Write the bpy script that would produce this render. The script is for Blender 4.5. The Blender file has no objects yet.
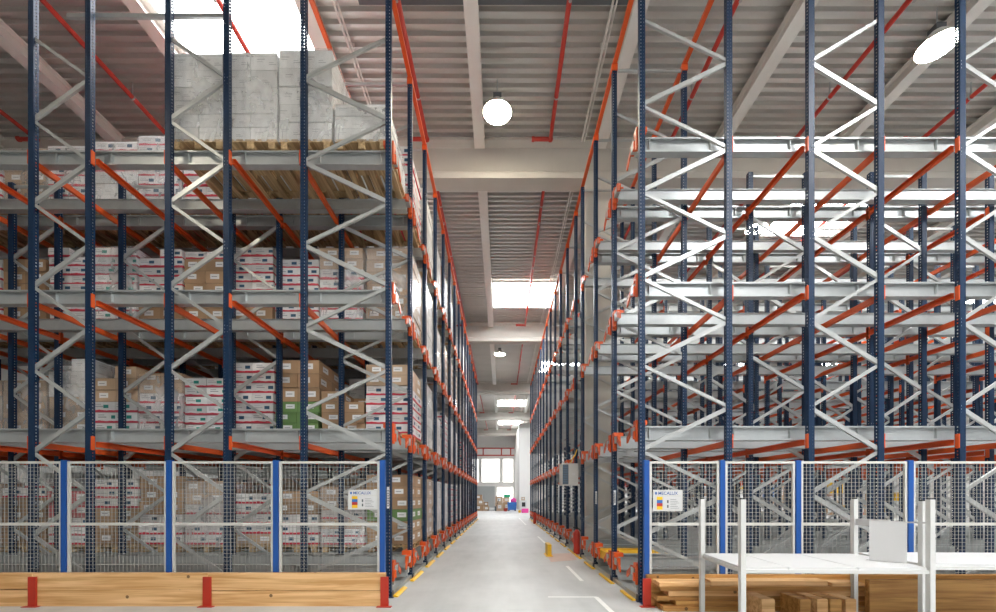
import bpy, math, random
from mathutils import Vector, Matrix
random.seed(7)
sc = bpy.context.scene
COL = sc.collection
V = Vector
F = 422.0                      # focal length in photo pixels (996 wide)
CAMZ = 1.5

# ------------------------------------------------------------------ materials
def newmat(name):
    m = bpy.data.materials.new(name); m.use_nodes = True
    nt = m.node_tree; b = nt.nodes['Principled BSDF']
    return m, nt, b
def N(nt, t, **kw):
    n = nt.nodes.new(t)
    for k, v in kw.items():
        if k == 'ins':
            for i, x in v.items(): n.inputs[i].default_value = x
        else: setattr(n, k, v)
    return n
def L(nt, a, b): nt.links.new(a, b)
def math_(nt, op, a, b=None, c=None):
    n = N(nt, 'ShaderNodeMath', operation=op)
    for i, x in enumerate((a, b, c)):
        if x is None: continue
        if isinstance(x, (int, float)): n.inputs[i].default_value = x
        else: L(nt, x, n.inputs[i])
    return n.outputs[0]
def mix_(nt, f, a, b):
    n = N(nt, 'ShaderNodeMix', data_type='RGBA')
    for i, x in ((0, f), (6, a), (7, b)):
        if isinstance(x, (int, float)): n.inputs[i].default_value = x
        elif isinstance(x, tuple): n.inputs[i].default_value = x if len(x) == 4 else (*x, 1)
        else: L(nt, x, n.inputs[i])
    return n.outputs[2]
def plain(name, col, rough=.5, metal=0, var=.12, scale=6.0, spec=.5, stretch=(1,1,1)):
    m, nt, b = newmat(name)
    tc = N(nt, 'ShaderNodeTexCoord'); mp = N(nt, 'ShaderNodeMapping'); mp.inputs['Scale'].default_value = stretch
    L(nt, tc.outputs['Object'], mp.inputs[0])
    nz = N(nt, 'ShaderNodeTexNoise', ins={'Scale': scale, 'Detail': 4.0}); L(nt, mp.outputs[0], nz.inputs['Vector'])
    c0 = tuple(max(0, x*(1-var)) for x in col); c1 = tuple(min(1, x*(1+var)) for x in col)
    L(nt, mix_(nt, nz.outputs[0], c0, c1), b.inputs['Base Color'])
    b.inputs['Roughness'].default_value = rough; b.inputs['Metallic'].default_value = metal
    b.inputs['Specular IOR Level'].default_value = spec
    return m
def emit(name, col, s):
    m, nt, b = newmat(name)
    b.inputs['Base Color'].default_value = (*col, 1)
    b.inputs['Emission Color'].default_value = (*col, 1); b.inputs['Emission Strength'].default_value = s
    return m
M = {}
M['galv'] = plain('galvanised_steel', (.44,.46,.46), .34, .4, .10, 9)
M['brace'] = plain('galvanised_brace', (.47,.48,.47), .33, .4, .10, 9)
M['orange'] = plain('orange_paint', (.66,.092,.013), .4, 0, .08, 4)
M['red'] = plain('red_paint', (.46,.032,.018), .42, 0, .08, 4)
M['curbred'] = plain('red_bracket_paint', (.44,.026,.009), .5, 0, .08, 4)
M['navy'] = plain('navy_paint', (.009,.027,.066), .42, 0, .1, 5)
M['blue'] = plain('blue_post_paint', (.007,.075,.31), .35, 0, .08, 5)
M['white'] = plain('white_paint', (.63,.63,.63), .4, 0, .03, 3)
M['greywhite'] = plain('pale_grey_paint', (.60,.60,.58), .45, 0, .04, 3)
M['fencegrey'] = plain('fence_frame_grey', (.56,.55,.51), .45, 0, .05, 6)
M['wire'] = plain('fence_wire', (.40,.40,.38), .5, 0, .05, 6)
M['concrete'] = plain('precast_concrete', (.53,.505,.46), .8, 0, .12, 1.4)
M['plaster'] = plain('wall_plaster', (.78,.77,.75), .8, 0, .05, .6)
M['yellow'] = plain('yellow_paint', (.85,.50,.015), .45, 0, .12, 7)
M['black'] = plain('black_plastic', (.02,.02,.02), .5, 0, .1, 5)
M['dkgrey'] = plain('dark_grey_steel', (.10,.11,.12), .45, 0, .1, 5)
M['purlin'] = plain('purlin_grey', (.72,.70,.66), .6, 0, .06, 3)
M['deck'] = plain('roof_deck_steel', (.62,.60,.57), .30, .65, .16, 1.2, stretch=(.3,1,1))
M['wrapwhite'] = plain('white_wrap', (.80,.79,.76), .35, 0, .15, 8)
M['green'] = plain('green_plastic', (.02,.35,.16), .5)
M['bluebin'] = plain('blue_plastic', (.03,.14,.45), .5)
M['pink'] = plain('pink_plastic', (.75,.06,.32), .5)
M['line'] = plain('floor_line_white', (.80,.80,.77), .6, 0, .1, 6)
M['stain'] = plain('faded_red_floor_paint', (.60,.44,.37), .6, 0, .15, 5)
M['pane'] = emit('bright_window_pane', (1,.99,.96), 1.6)
M['sky'] = emit('rooflight_sheet', (.95,.98,1), 21.0)
M['sky_soft'] = emit('rooflight_sheet_soft', (.95,.98,1), 6.5)
M['lamp'] = emit('lamp_lens', (1,.90,.72), 90.0)

def upright_mat():
    m, nt, b = newmat('perforated_navy_upright')
    tc = N(nt, 'ShaderNodeTexCoord'); sp = N(nt, 'ShaderNodeSeparateXYZ'); L(nt, tc.outputs['Object'], sp.inputs[0])
    sn = N(nt, 'ShaderNodeSeparateXYZ'); L(nt, tc.outputs['Normal'], sn.inputs[0])
    ax = math_(nt, 'ABSOLUTE', sp.outputs[0]); 
    onx = math_(nt, 'LESS_THAN', math_(nt, 'ABSOLUTE', math_(nt, 'SUBTRACT', ax, .020)), .0048)
    ony = math_(nt, 'LESS_THAN', math_(nt, 'ABSOLUTE', sp.outputs[1]), .010)
    fy = math_(nt, 'GREATER_THAN', math_(nt, 'ABSOLUTE', sn.outputs[1]), .5)
    fx = math_(nt, 'GREATER_THAN', math_(nt, 'ABSOLUTE', sn.outputs[0]), .5)
    fr = math_(nt, 'FRACT', math_(nt, 'DIVIDE', sp.outputs[2], .05))
    hz = math_(nt, 'LESS_THAN', fr, .42)
    hole = math_(nt, 'MULTIPLY', hz, math_(nt, 'ADD', math_(nt, 'MULTIPLY', fy, onx), math_(nt, 'MULTIPLY', fx, ony)))
    nz = N(nt, 'ShaderNodeTexNoise', ins={'Scale': 3.0}); L(nt, tc.outputs['Object'], nz.inputs['Vector'])
    L(nt, mix_(nt, nz.outputs[0], (.007,.023,.058), (.010,.033,.080)), b.inputs['Base Color'])
    b.inputs['Roughness'].default_value = .42; b.inputs['Specular IOR Level'].default_value = .3
    L(nt, math_(nt, 'SUBTRACT', 1.0, hole), b.inputs['Alpha'])
    return m
M['upright'] = upright_mat()

def wood(name, c0, c1, knots=True, along=0):
    m, nt, b = newmat(name)
    tc = N(nt, 'ShaderNodeTexCoord'); mp = N(nt, 'ShaderNodeMapping')
    s = [14, 14, 14]; s[along] = .7; mp.inputs['Scale'].default_value = s
    oi = N(nt, 'ShaderNodeObjectInfo'); 
    sc_ = N(nt, 'ShaderNodeVectorMath', operation='SCALE'); sc_.inputs[0].default_value = (9,7,5)
    L(nt, oi.outputs['Random'], sc_.inputs['Scale'])
    ad = N(nt, 'ShaderNodeVectorMath', operation='ADD'); L(nt, tc.outputs['Object'], ad.inputs[0]); L(nt, sc_.outputs[0], ad.inputs[1])
    L(nt, ad.outputs[0], mp.inputs[0])
    nz = N(nt, 'ShaderNodeTexNoise', ins={'Scale': 1.3, 'Detail': 5.0, 'Distortion': .6}); L(nt, mp.outputs[0], nz.inputs['Vector'])
    rp = N(nt, 'ShaderNodeValToRGB'); rp.color_ramp.elements[0].position = .37; rp.color_ramp.elements[1].position = .63
    rp.color_ramp.elements[0].color = (*c0, 1); rp.color_ramp.elements[1].color = (*c1, 1)
    L(nt, nz.outputs[0], rp.inputs[0])
    out = rp.outputs[0]
    geo = N(nt, 'ShaderNodeNewGeometry')
    hv = N(nt, 'ShaderNodeHueSaturation')
    L(nt, math_(nt, 'ADD', .78, math_(nt, 'MULTIPLY', geo.outputs['Random Per Island'], .44)), hv.inputs['Value'])
    L(nt, out, hv.inputs['Color']); out = hv.outputs[0]
    if knots:
        vo = N(nt, 'ShaderNodeTexVoronoi', ins={'Scale': 3.2}); L(nt, ad.outputs[0], vo.inputs['Vector'])
        k = math_(nt, 'LESS_THAN', vo.outputs['Distance'], .075)
        out = mix_(nt, k, out, tuple(x*.35 for x in c0))
    L(nt, out, b.inputs['Base Color']); b.inputs['Roughness'].default_value = .6
    return m
M['timber'] = wood('spruce_timber', (.56,.29,.10), (.80,.51,.25))
M['timber2'] = wood('dark_or_shaded_timber', (.34,.15,.035), (.56,.30,.09))  # own tone of the darker planks, and table shade painted onto the kerb
M['palletwood'] = wood('pallet_wood', (.34,.215,.10), (.62,.44,.24), False, 1)

def carton(name, base, kind, band=None, mark=(.1,.1,.1)):
    """cardboard box faces from the UV square of every face: a printed band, a label or marks"""
    m, nt, b = newmat(name)
    uv = N(nt, 'ShaderNodeUVMap'); sp = N(nt, 'ShaderNodeSeparateXYZ'); L(nt, uv.outputs[0], sp.inputs[0])
    u, v = sp.outputs[0], sp.outputs[1]
    geo = N(nt, 'ShaderNodeNewGeometry'); oi = N(nt, 'ShaderNodeObjectInfo')
    rnd = math_(nt, 'FRACT', math_(nt, 'ADD', geo.outputs['Random Per Island'], oi.outputs['Random']))
    r2 = math_(nt, 'FRACT', math_(nt, 'MULTIPLY', rnd, 13.7))
    def rect(u0, u1, v0, v1, du=0.0):
        uu = math_(nt, 'ADD', u, math_(nt, 'MULTIPLY', math_(nt, 'SUBTRACT', r2, .5), du)) if du else u
        a = math_(nt, 'LESS_THAN', math_(nt, 'ABSOLUTE', math_(nt, 'SUBTRACT', uu, (u0+u1)/2)), (u1-u0)/2)
        c = math_(nt, 'LESS_THAN', math_(nt, 'ABSOLUTE', math_(nt, 'SUBTRACT', v, (v0+v1)/2)), (v1-v0)/2)
        return math_(nt, 'MULTIPLY', a, c)
    hv = N(nt, 'ShaderNodeHueSaturation'); hv.inputs['Color'].default_value = (*base, 1)
    L(nt, math_(nt, 'ADD', .80, math_(nt, 'MULTIPLY', rnd, .36)), hv.inputs['Value'])
    out = hv.outputs[0]
    tc = N(nt, 'ShaderNodeTexCoord'); nz = N(nt, 'ShaderNodeTexNoise', ins={'Scale': 7.0, 'Detail': 3.0}); L(nt, tc.outputs['Object'], nz.inputs['Vector'])
    out = mix_(nt, math_(nt, 'MULTIPLY', nz.outputs[0], .35), out, tuple(x*.55 for x in base))
    if kind == 'band':
        nzr = math_(nt, 'MULTIPLY', math_(nt, 'SUBTRACT', nz.outputs[0], .5), .25)
        f = math_(nt, 'LESS_THAN', math_(nt, 'ADD', v, nzr), .20)
        out = mix_(nt, f, out, band)
        out = mix_(nt, rect(.60, .84, .40, .72, .5), out, mark)
        out = mix_(nt, rect(.12, .50, .50, .60, .2), out, (.42,.41,.43))
        out = mix_(nt, rect(.12, .40, .72, .80, .2), out, (.50,.48,.50))
    if kind == 'label':
        out = mix_(nt, rect(.30, .72, .34, .76, .3), out, (.80,.80,.80))
        out = mix_(nt, rect(.36, .62, .52, .58, .3), out, (.30,.30,.32))
    if kind == 'text':
        for (a, c, d, e) in ((.12,.42,.60,.66), (.12,.34,.48,.52), (.58,.86,.30,.35), (.58,.76,.42,.46)):
            out = mix_(nt, math_(nt, 'MULTIPLY', rect(a, c, d, e, .3), .55), out, (.22,.22,.24))
    edge = math_(nt, 'MAXIMUM', math_(nt, 'LESS_THAN', v, .02), math_(nt, 'GREATER_THAN', v, .98))
    out = mix_(nt, math_(nt, 'MULTIPLY', edge, .6), out, tuple(x*.3 for x in base))
    L(nt, out, b.inputs['Base Color']); b.inputs['Roughness'].default_value = .5
    return m
M['c_red'] = carton('white_red_carton', (.80,.78,.77), 'band', (.62,.03,.06), (.03,.09,.16))
M['c_teal'] = carton('white_teal_carton', (.82,.82,.82), 'band', (.60,.05,.09), (.02,.26,.22))
M['c_brown'] = carton('brown_carton', (.44,.275,.155), 'label')
M['c_tan'] = carton('tan_carton', (.56,.40,.27), 'label')
M['c_green'] = carton('green_carton', (.17,.30,.10), 'label')
M['c_grey'] = carton('pale_grey_carton', (.80,.80,.79), 'text')
M['c_pink'] = carton('pink_carton', (.62,.16,.17), 'label')

def film_mat():
    m, nt, b = newmat('stretch_film')
    out = nt.nodes['Material Output']
    tr = N(nt, 'ShaderNodeBsdfTransparent'); 
    b.inputs['Base Color'].default_value = (.9,.9,.9,1); b.inputs['Roughness'].default_value = .16
    tc = N(nt, 'ShaderNodeTexCoord'); mp = N(nt, 'ShaderNodeMapping'); mp.inputs['Scale'].default_value = (2.2,2.2,1.1)
    mp.inputs['Rotation'].default_value = (.3,.2,0)
    L(nt, tc.outputs['Object'], mp.inputs[0])
    nz = N(nt, 'ShaderNodeTexNoise', ins={'Scale': 1.6, 'Detail': 5.0, 'Distortion': 1.2}); L(nt, mp.outputs[0], nz.inputs['Vector'])
    bp = N(nt, 'ShaderNodeBump', ins={'Strength': .22, 'Distance': .02}); L(nt, nz.outputs[0], bp.inputs['Height']); L(nt, bp.outputs[0], b.inputs['Normal'])
    rp = N(nt, 'ShaderNodeValToRGB'); rp.color_ramp.elements[0].position = .42; rp.color_ramp.elements[1].position = .72
    rp.color_ramp.elements[0].color = (.14,.14,.14,1); rp.color_ramp.elements[1].color = (.42,.42,.42,1)
    L(nt, nz.outputs[0], rp.inputs[0])
    mx = N(nt, 'ShaderNodeMixShader'); L(nt, rp.outputs[0], mx.inputs[0]); L(nt, tr.outputs[0], mx.inputs[1]); L(nt, b.outputs[0], mx.inputs[2])
    L(nt, mx.outputs[0], out.inputs[0])
    return m
M['film'] = film_mat()

def floor_mat():
    m, nt, b = newmat('polished_concrete_floor')
    tc = N(nt, 'ShaderNodeTexCoord')
    n1 = N(nt, 'ShaderNodeTexNoise', ins={'Scale': .55, 'Detail': 6.0, 'Roughness': .62}); L(nt, tc.outputs['Object'], n1.inputs['Vector'])
    mp = N(nt, 'ShaderNodeMapping'); mp.inputs['Scale'].default_value = (2.6,.45,1); L(nt, tc.outputs['Object'], mp.inputs[0])
    n2 = N(nt, 'ShaderNodeTexNoise', ins={'Scale': 1.4, 'Detail': 6.0}); L(nt, mp.outputs[0], n2.inputs['Vector'])
    c = mix_(nt, n1.outputs[0], (.24,.25,.25), (.68,.68,.66))
    rp = N(nt, 'ShaderNodeValToRGB'); rp.color_ramp.elements[0].position = .35; rp.color_ramp.elements[1].position = .68
    L(nt, n2.outputs[0], rp.inputs[0])
    c = mix_(nt, math_(nt, 'MULTIPLY', rp.outputs[0], .32), c, (.64,.64,.63))
    L(nt, c, b.inputs['Base Color'])
    L(nt, math_(nt, 'ADD', .34, math_(nt, 'MULTIPLY', n1.outputs[0], .25)), b.inputs['Roughness'])
    return m
M['floor'] = floor_mat()

# ------------------------------------------------------------------ mesh helpers
class MB:
    def __init__(s): s.v=[]; s.f=[]; s.uv=[]; s.mi=[]
    def quad(s, pts, m=0, uvs=((0,0),(1,0),(1,1),(0,1))):
        i = len(s.v); s.v += [tuple(p) for p in pts]; s.f.append(tuple(range(i, i+len(pts)))); s.mi.append(m)
        s.uv += list(uvs)[:len(pts)] if len(pts) == 4 else [(0,0)]*len(pts)
    def hexa(s, p, m=0):
        """p: eight points, bottom ring then top ring, counter-clockwise from above; shared verts so a box is one island"""
        i = len(s.v); s.v += [tuple(q) for q in p]
        for f in ((0,1,5,4),(1,2,6,5),(2,3,7,6),(3,0,4,7),(4,5,6,7),(3,2,1,0)):
            s.f.append(tuple(i+k for k in f)); s.mi.append(m); s.uv += [(0,0),(1,0),(1,1),(0,1)] if f[0] < 4 and f not in ((3,2,1,0),) else [(0,.03),(.05,.03),(.05,.06),(0,.06)]
        return s
    def box(s, x0, x1, y0, y1, z0, z1, m=0):
        return s.hexa([(x0,y0,z0),(x1,y0,z0),(x1,y1,z0),(x0,y1,z0),(x0,y0,z1),(x1,y0,z1),(x1,y1,z1),(x0,y1,z1)], m)
    def bar(s, a, b, w, h, side=(0,1,0), m=0):
        """bar from a to b: w along `side`, h across both"""
        a, b, sd = V(a), V(b), V(side); d = (b-a).normalized(); sd = (sd - d*sd.dot(d)).normalized(); u = d.cross(sd)
        p = []
        for q in (a, b):
            p += [q - sd*w/2 - u*h/2, q + sd*w/2 - u*h/2, q + sd*w/2 + u*h/2, q - sd*w/2 + u*h/2]
        return s.hexa(p, m)
    def cyl(s, a, b, r, n=10, r2=None, m=0, cap=True):
        a, b = V(a), V(b); r2 = r if r2 is None else r2; d = (b-a).normalized()
        x = d.orthogonal().normalized(); y = d.cross(x); i = len(s.v)
        for q, rr in ((a, r), (b, r2)):
            for k in range(n):
                t = 2*math.pi*k/n; s.v.append(tuple(q + x*rr*math.cos(t) + y*rr*math.sin(t)))
        for k in range(n):
            s.f.append((i+k, i+(k+1)%n, i+n+(k+1)%n, i+n+k)); s.mi.append(m); s.uv += [(0,0),(1,0),(1,1),(0,1)]
        if cap:
            s.f.append(tuple(i+n-1-k for k in range(n))); s.mi.append(m); s.uv += [(0,0)]*n
            s.f.append(tuple(i+n+k for k in range(n))); s.mi.append(m); s.uv += [(0,0)]*n
        return s
    def prism(s, prof, axis, a0, a1, m=0):
        """extrude a closed 2-D outline along x, y or z"""
        def P(p, t): return (t,p[0],p[1]) if axis=='x' else (p[0],t,p[1]) if axis=='y' else (p[0],p[1],t)
        n = len(prof); i = len(s.v)
        s.v += [P(p, a0) for p in prof] + [P(p, a1) for p in prof]
        for k in range(n):
            s.f.append((i+k, i+(k+1)%n, i+n+(k+1)%n, i+n+k)); s.mi.append(m); s.uv += [(0,0),(1,0),(1,1),(0,1)]
        s.f.append(tuple(i+n-1-k for k in range(n))); s.mi.append(m); s.uv += [(0,0)]*n
        s.f.append(tuple(i+n+k for k in range(n))); s.mi.append(m); s.uv += [(0,0)]*n
        return s
    def lathe(s, c, prof, n=20, m=0):
        c = V(c); i = len(s.v); k_ = len(prof)
        for r, z in prof:
            for k in range(n):
                t = 2*math.pi*k/n; s.v.append((c.x+r*math.cos(t), c.y+r*math.sin(t), c.z+z))
        for j in range(k_-1):
            for k in range(n):
                s.f.append((i+j*n+k, i+j*n+(k+1)%n, i+(j+1)*n+(k+1)%n, i+(j+1)*n+k)); s.mi.append(m); s.uv += [(0,0),(1,0),(1,1),(0,1)]
        return s
    def mesh(s, name, mats):
        me = bpy.data.meshes.new(name); me.from_pydata(s.v, [], s.f)
        if not isinstance(mats, (list, tuple)): mats = [mats]
        for m in mats: me.materials.append(m)
        me.polygons.foreach_set('material_index', s.mi)
        ul = me.uv_layers.new(name='UVMap')
        flat = [c for q in s.uv for c in q]
        if len(flat) == 2*len(me.loops): ul.data.foreach_set('uv', flat)
        me.update()
        return me
W = {}                                               # world origin of every object placed (no parent is rotated unless noted)
def put(name, data, loc=(0,0,0), parent=None, rz=0):
    o = bpy.data.objects.new(name, data); COL.objects.link(o)
    loc = V(loc); W[o] = loc.copy()
    if parent is not None: o.parent = parent; o.location = loc - W[parent]
    else: o.location = loc
    o.rotation_euler.z = rz
    return o
def tag(o, label, cat, group=None, kind=None):
    o['label'] = label; o['category'] = cat
    if group: o['group'] = group
    if kind: o['kind'] = kind
    return o
def thing(name, label, cat, loc=(0,0,0), group=None):
    return tag(put(name, None, loc), label, cat, group)
def struct(name, mb, mat, loc=(0,0,0), parent=None):
    o = put(name, mb.mesh(name, mat), loc, parent)
    if parent is None: o['kind'] = 'structure'
    return o
def part(name, mb, mat, parent, loc=None):
    return put(name, mb.mesh(name, mat), W[parent] if loc is None else loc, parent)
def smooth(o):
    for p in o.data.polygons: p.use_smooth = True
    return o
ORD = ['first','second','third','fourth','fifth','sixth','seventh','eighth','ninth','tenth','eleventh','twelfth','thirteenth','fourteenth','fifteenth','sixteenth','seventeenth','eighteenth']

# ------------------------------------------------------------------ hall shell
H = 10.6
XL, XR, YB, YF = -24.0, 36.0, -7.0, 60.0
struct('floor', MB().box(XL, XR, YB, YF+.2, -.2, 0), M['floor'])
deck = MB(); y = YB; p = .21
prof = []
while y < YF:
    prof += [(y, H), (y+.055, H), (y+.070, H+.085), (y+.195, H+.085)]; y += p
prof.append((y, H))
for (a, b) in zip(prof[:-1], prof[1:]):
    deck.quad([(XL,a[0],a[1]),(XL,b[0],b[1]),(XR,b[0],b[1]),(XR,a[0],a[1])])
deck.quad([(XL,YB,H+.25),(XR,YB,H+.25),(XR,YF,H+.25),(XL,YF,H+.25)])
struct('ceiling', deck, M['deck'])
def wall(name, x0,x1,y0,y1): struct(name, MB().box(x0,x1,y0,y1,0,H+.3), M['plaster'])
struct('wall_fill_blocker', MB().box(XL, 3.5, YB-.3, YB, 0, H+.3), M['plaster'])  # unseen partial wall added behind the camera to block fill on the full rack
wall('wall_left', XL-.3, XL, YB, YF); wall('wall_right', XR, XR+.3, YB, YF)
struct('wall_back', MB().box(XL, XR, YF, YF+.3, 0, H+.3), M['plaster'])
# precast I-girders across the hall, one every 11.2 m
for i, gy in enumerate((10.7, 21.9, 33.1, 44.3, 55.5)):
    g = [(0,0),(.46,0),(.46,.16),(.32,.27),(.32,.86),(.50,.94),(.50,1.0),(-.04,1.0),(-.04,.94),(.13,.86),(.13,.27),(0,.16)]
    g = [(gy+a, H-1.01+c) for a, c in g]
    struct('girder', MB().prism(g, 'x', XL, XR), M['concrete'])
struct('girder', MB().prism([(-.5+a, H-1.01+c) for a, c in [(0,0),(.46,0),(.46,.16),(.32,.27),(.32,1),(.13,1),(.13,.27),(0,.16)]], 'x', XL, XR), M['concrete'])
col = MB().box(2.12, 2.76, 10.66, 11.30, 0, H-1.01); struct('column', col, M['concrete'])
struct('roof_beam', MB().box(-2.6, 2.3, 7.62, 7.72, H-.10, H-.002), M['dkgrey'])
# purlins under the deck, three metres apart
PURL = [-12.7,-9.65,-6.6,-3.55,-.55,2.5,5.5,8.6,11.6,14.6,17.7,20.8,23.8]
SPANS = [(-4.5,-.54),(-.04,10.66),(11.2,21.86),(22.4,33.06),(33.6,44.26),(44.8,55.46),(56,59.9)]
for i, x in enumerate(PURL):
    for (a, b) in SPANS[1:]:
        w = .13
        m_ = MB().prism([(x-w,H-.30),(x+w,H-.30),(x+w,H-.26),(x+.05,H-.24),(x+.05,H-.05),(x+w,H-.03),(x+w,H-.002),(x-w,H-.002),(x-w,H-.03),(x-.05,H-.05),(x-.05,H-.24),(x-w,H-.26)], 'y', a, b)
        struct('roof_beam', m_, M['purlin'])
# rooflights set in the deck between purlins, plus more added to light the hall
SKY = [(-6.45,-3.70,6.3,9.0),(-.40,2.35,17.7,20.1),(8.75,11.45,11.9,14.6),(20.95,23.65,18.6,21.0),(-.40,2.35,39.3,42.0),
       (-6.45,-3.70,28.0,30.5),(14.75,17.55,6.2,8.6),(14.75,17.55,28.0,30.5),(8.75,11.45,24,26.4),(2.65,5.35,28,30.5),(-.40,2.35,50,52.6),  # rooflights of this row and the next are added for their light
       (-6.45,-3.70,13.5,15.5),(20.95,23.65,8.0,10.2),(-.4,2.35,-4.2,-1.4),(5.65,8.45,-4.2,-1.4),(20.95,23.65,28,31),(26.9,29.7,20,23),(8.75,11.45,34,36.5),(5.65,8.45,.6,3.0),(11.75,14.45,1.0,3.4)]
for i, (x0,x1,y0,y1) in enumerate(SKY):
    fr = MB(); t = .06; z0 = H-.10; z1 = H-.004
    fr.box(x0,x1,y0,y0+t,z0,z1).box(x0,x1,y1-t,y1,z0,z1).box(x0,x0+t,y0+t,y1-t,z0,z1).box(x1-t,x1,y0+t,y1-t,z0,z1)
    w = struct('window_%d' % (i+10), fr, M['purlin'])
    put('glass_sheet', MB().box(x0+t,x1-t,y0+t,y1-t,H-.05,H-.03).mesh('glass_sheet', M['sky_soft' if i == 0 else 'sky']), (0,0,0), w)
# end wall: glazed band, lower panels and a shutter
wn = 1
for (x0,x1,z0,z1,mt) in ((-7.5,-3.2,3.5,7.0,'pane'),(-2.9,-.2,3.5,7.0,'pane'),(.1,1.75,3.5,7.0,'pane'),(-.75,1.75,.05,3.0,'pane'),(5,12,3.5,7,'pane'),(13,22,3.5,7,'pane'),(23,33,3.5,7,'pane')):
    fr = MB(); t = .12
    fr.box(x0,x1,YF-.12,YF,z0,z0+t).box(x0,x1,YF-.12,YF,z1-t,z1).box(x0,x0+t,YF-.12,YF,z0+t,z1-t).box(x1-t,x1,YF-.12,YF,z0+t,z1-t)
    n = max(1, int((x1-x0)/1.4))
    for k in range(1, n): xx = x0+(x1-x0)*k/n; fr.box(xx-.05,xx+.05,YF-.1,YF-.01,z0+t,z1-t)
    w = struct('window_%d' % wn, fr, M['purlin']); wn += 1
    put('glass_pane', MB().box(x0+t,x1-t,YF-.05,YF-.03,z0+t,z1-t).mesh('glass_pane', M[mt]), (0,0,0), w)
st = MB()
for k in range(24): st.box(-3.6,-.95,YF-.09-.03*(k%2),YF-.01,.02+k*.125,.02+(k+1)*.125)
struct('door_1', st, M['galv'])
tr = MB()
for z in (7.35, 8.35): tr.box(-8, 1.8, YF-.14, YF-.01, z, z+.14)
for x in (-5.6,-2.6,.0,1.3): tr.box(x-.08, x+.08, YF-.13, YF-.01, 7.4, 8.4)
struct('trim_1', tr, M['red'])
struct('wall_partition', MB().box(1.95, 9.0, 46.2, 59.9, 0, H-1.02), M['plaster'])

# ------------------------------------------------------------------ the two racks
LEV = [.46, 2.55, 4.68, 6.82]
TALL, LOW = 9.2, 7.3
LP = [6.33 + 1.48*k for k in range(16)]
RP = [6.09 + 1.476*k for k in range(4)] + [11.46 + 1.476*k for k in range(13)]
UW, UD = .082, .076

def upright_mesh(h):
    """omega profile: web to the front, two flanks with lips"""
    mb = MB(); t = .004; w, d = UW/2, UD/2
    mb.box(-w, w, -d, -d+t, .012, h); mb.box(-w, -w+t, -d+t, d, .012, h); mb.box(w-t, w, -d+t, d, .012, h)
    mb.box(-w+t, -w+.022, d-t, d, .012, h); mb.box(w-.022, w-t, d-t, d, .012, h)
    return mb
UPM = {TALL: upright_mesh(TALL).mesh('upright', M['upright']), LOW: upright_mesh(LOW).mesh('upright', M['upright'])}
FOOT = MB().box(-.085,.085,-.075,.075,0,.012).box(-.06,-.041,-.05,.05,.012,.09).box(.041,.06,-.05,.05,.012,.09).mesh('foot_plate', M['navy'])
def tie_bars(mb, x0, x1, h, m=0, which=(0,1)):
    if 0 in which: mb.bar((x0, 0, h-.06), (x1, 0, h-.06), .03, .045, (0,1,0), m)
    if 1 in which: mb.bar((x0, 0, .16), (x1, 0, .16), .03, .045, (0,1,0), m)
    return mb
def bracing(mb, x0, x1, h, near_first, m=0, ties=True):
    """zigzag between two uprights; x0 is nearer the aisle. Nodes of one upright sit 0.62 above the other's"""
    z = .305; on0 = near_first
    zz = [];
    while z < h-.2: zz.append((x0 if on0 else x1, z)); z += .622; on0 = not on0
    for k, (a, b) in enumerate(zip(zz[:-1], zz[1:])):
        thick = .062 if k % 2 else .046
        dx = .02 if a[0] < b[0] else -.02
        mb.bar((a[0]+dx, 0, a[1]+.02), (b[0]-dx, 0, b[1]-.02), .032, thick, (0,1,0), m)
    if ties: tie_bars(mb, x0, x1, h, m)
    return mb
def stop_mesh(s, far):
    """orange end bracket of a rail at the aisle: cap, cheek plate and guide tab. s = +1 aisle towards +x. Origin at rail end top."""
    mb = MB(); q = 1 if not far else -1
    def bx(xa, xb, ya, yb, za, zb):
        xs = sorted((xa*s, xb*s)); ys = sorted((ya*q, yb*q)); mb.box(xs[0], xs[1], ys[0], ys[1], za, zb)
    bx(-.13, .03, -.15, -.02, .0, .07)                # cap block
    bx(-.03, .03, -.15, -.085, -.24, .0)              # cheek by the upright
    bx(.0, .045, -.085, -.03, -.20, -.08)             # bolt flange
    pr = [(.13*q, -.02), (.13*q, -.10), (.30*q, -.21), (.33*q, -.21), (.33*q, -.13), (.22*q, -.06)]
    xs = sorted((.012*s, .030*s)); mb.prism(pr if q*s > 0 else pr[::-1], 'x', xs[0], xs[1])   # guide plate leaning into the lane
    bx(-.03, .03, .13, .16, -.12, .0); bx(-.03,.03,-.03,.14,-.012,.0)
    return mb
def rail_mesh(x0, x1, far, ups):
    """shuttle rail along x: web, running flange, bottom lip and a stiffener by every upright"""
    a, b = min(x0,x1), max(x0,x1); q = 1 if not far else -1     # flange points into the lane
    mb = MB(); ys = lambda u, v: (min(u*q, v*q), max(u*q, v*q))
    y = ys(-.004, .004); mb.box(a, b, y[0], y[1], -.205, -.004)
    y = ys(-.055, .03); mb.box(a, b, y[0], y[1], -.006, 0)
    y = ys(-.055, -.049); mb.box(a, b, y[0], y[1], -.025, -.006)
    y = ys(-.05, .07); mb.box(a, b, y[0], y[1], -.211, -.205)
    y = ys(.064, .07); mb.box(a, b, y[0], y[1], -.205, -.18)
    y = ys(-.05, -.044); mb.box(a, b, y[0], y[1], -.205, -.185)
    y = ys(-.02, .12); e = sorted((x0, x0 + (.16 if x1 < x0 else -.16)*-1 if False else x0 - (.06 if x1 > x0 else -.06))); mb.box(e[0], e[1], y[0], y[1], -.125, -.012)   # grey end block at the aisle
    for u in ups:
        for d in (-.17, .17):
            if a < u+d < b:
                y = ys(-.046, -.004); mb.box(u+d-.004, u+d+.004, y[0], y[1], -.185, -.025)
    return mb
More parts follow.
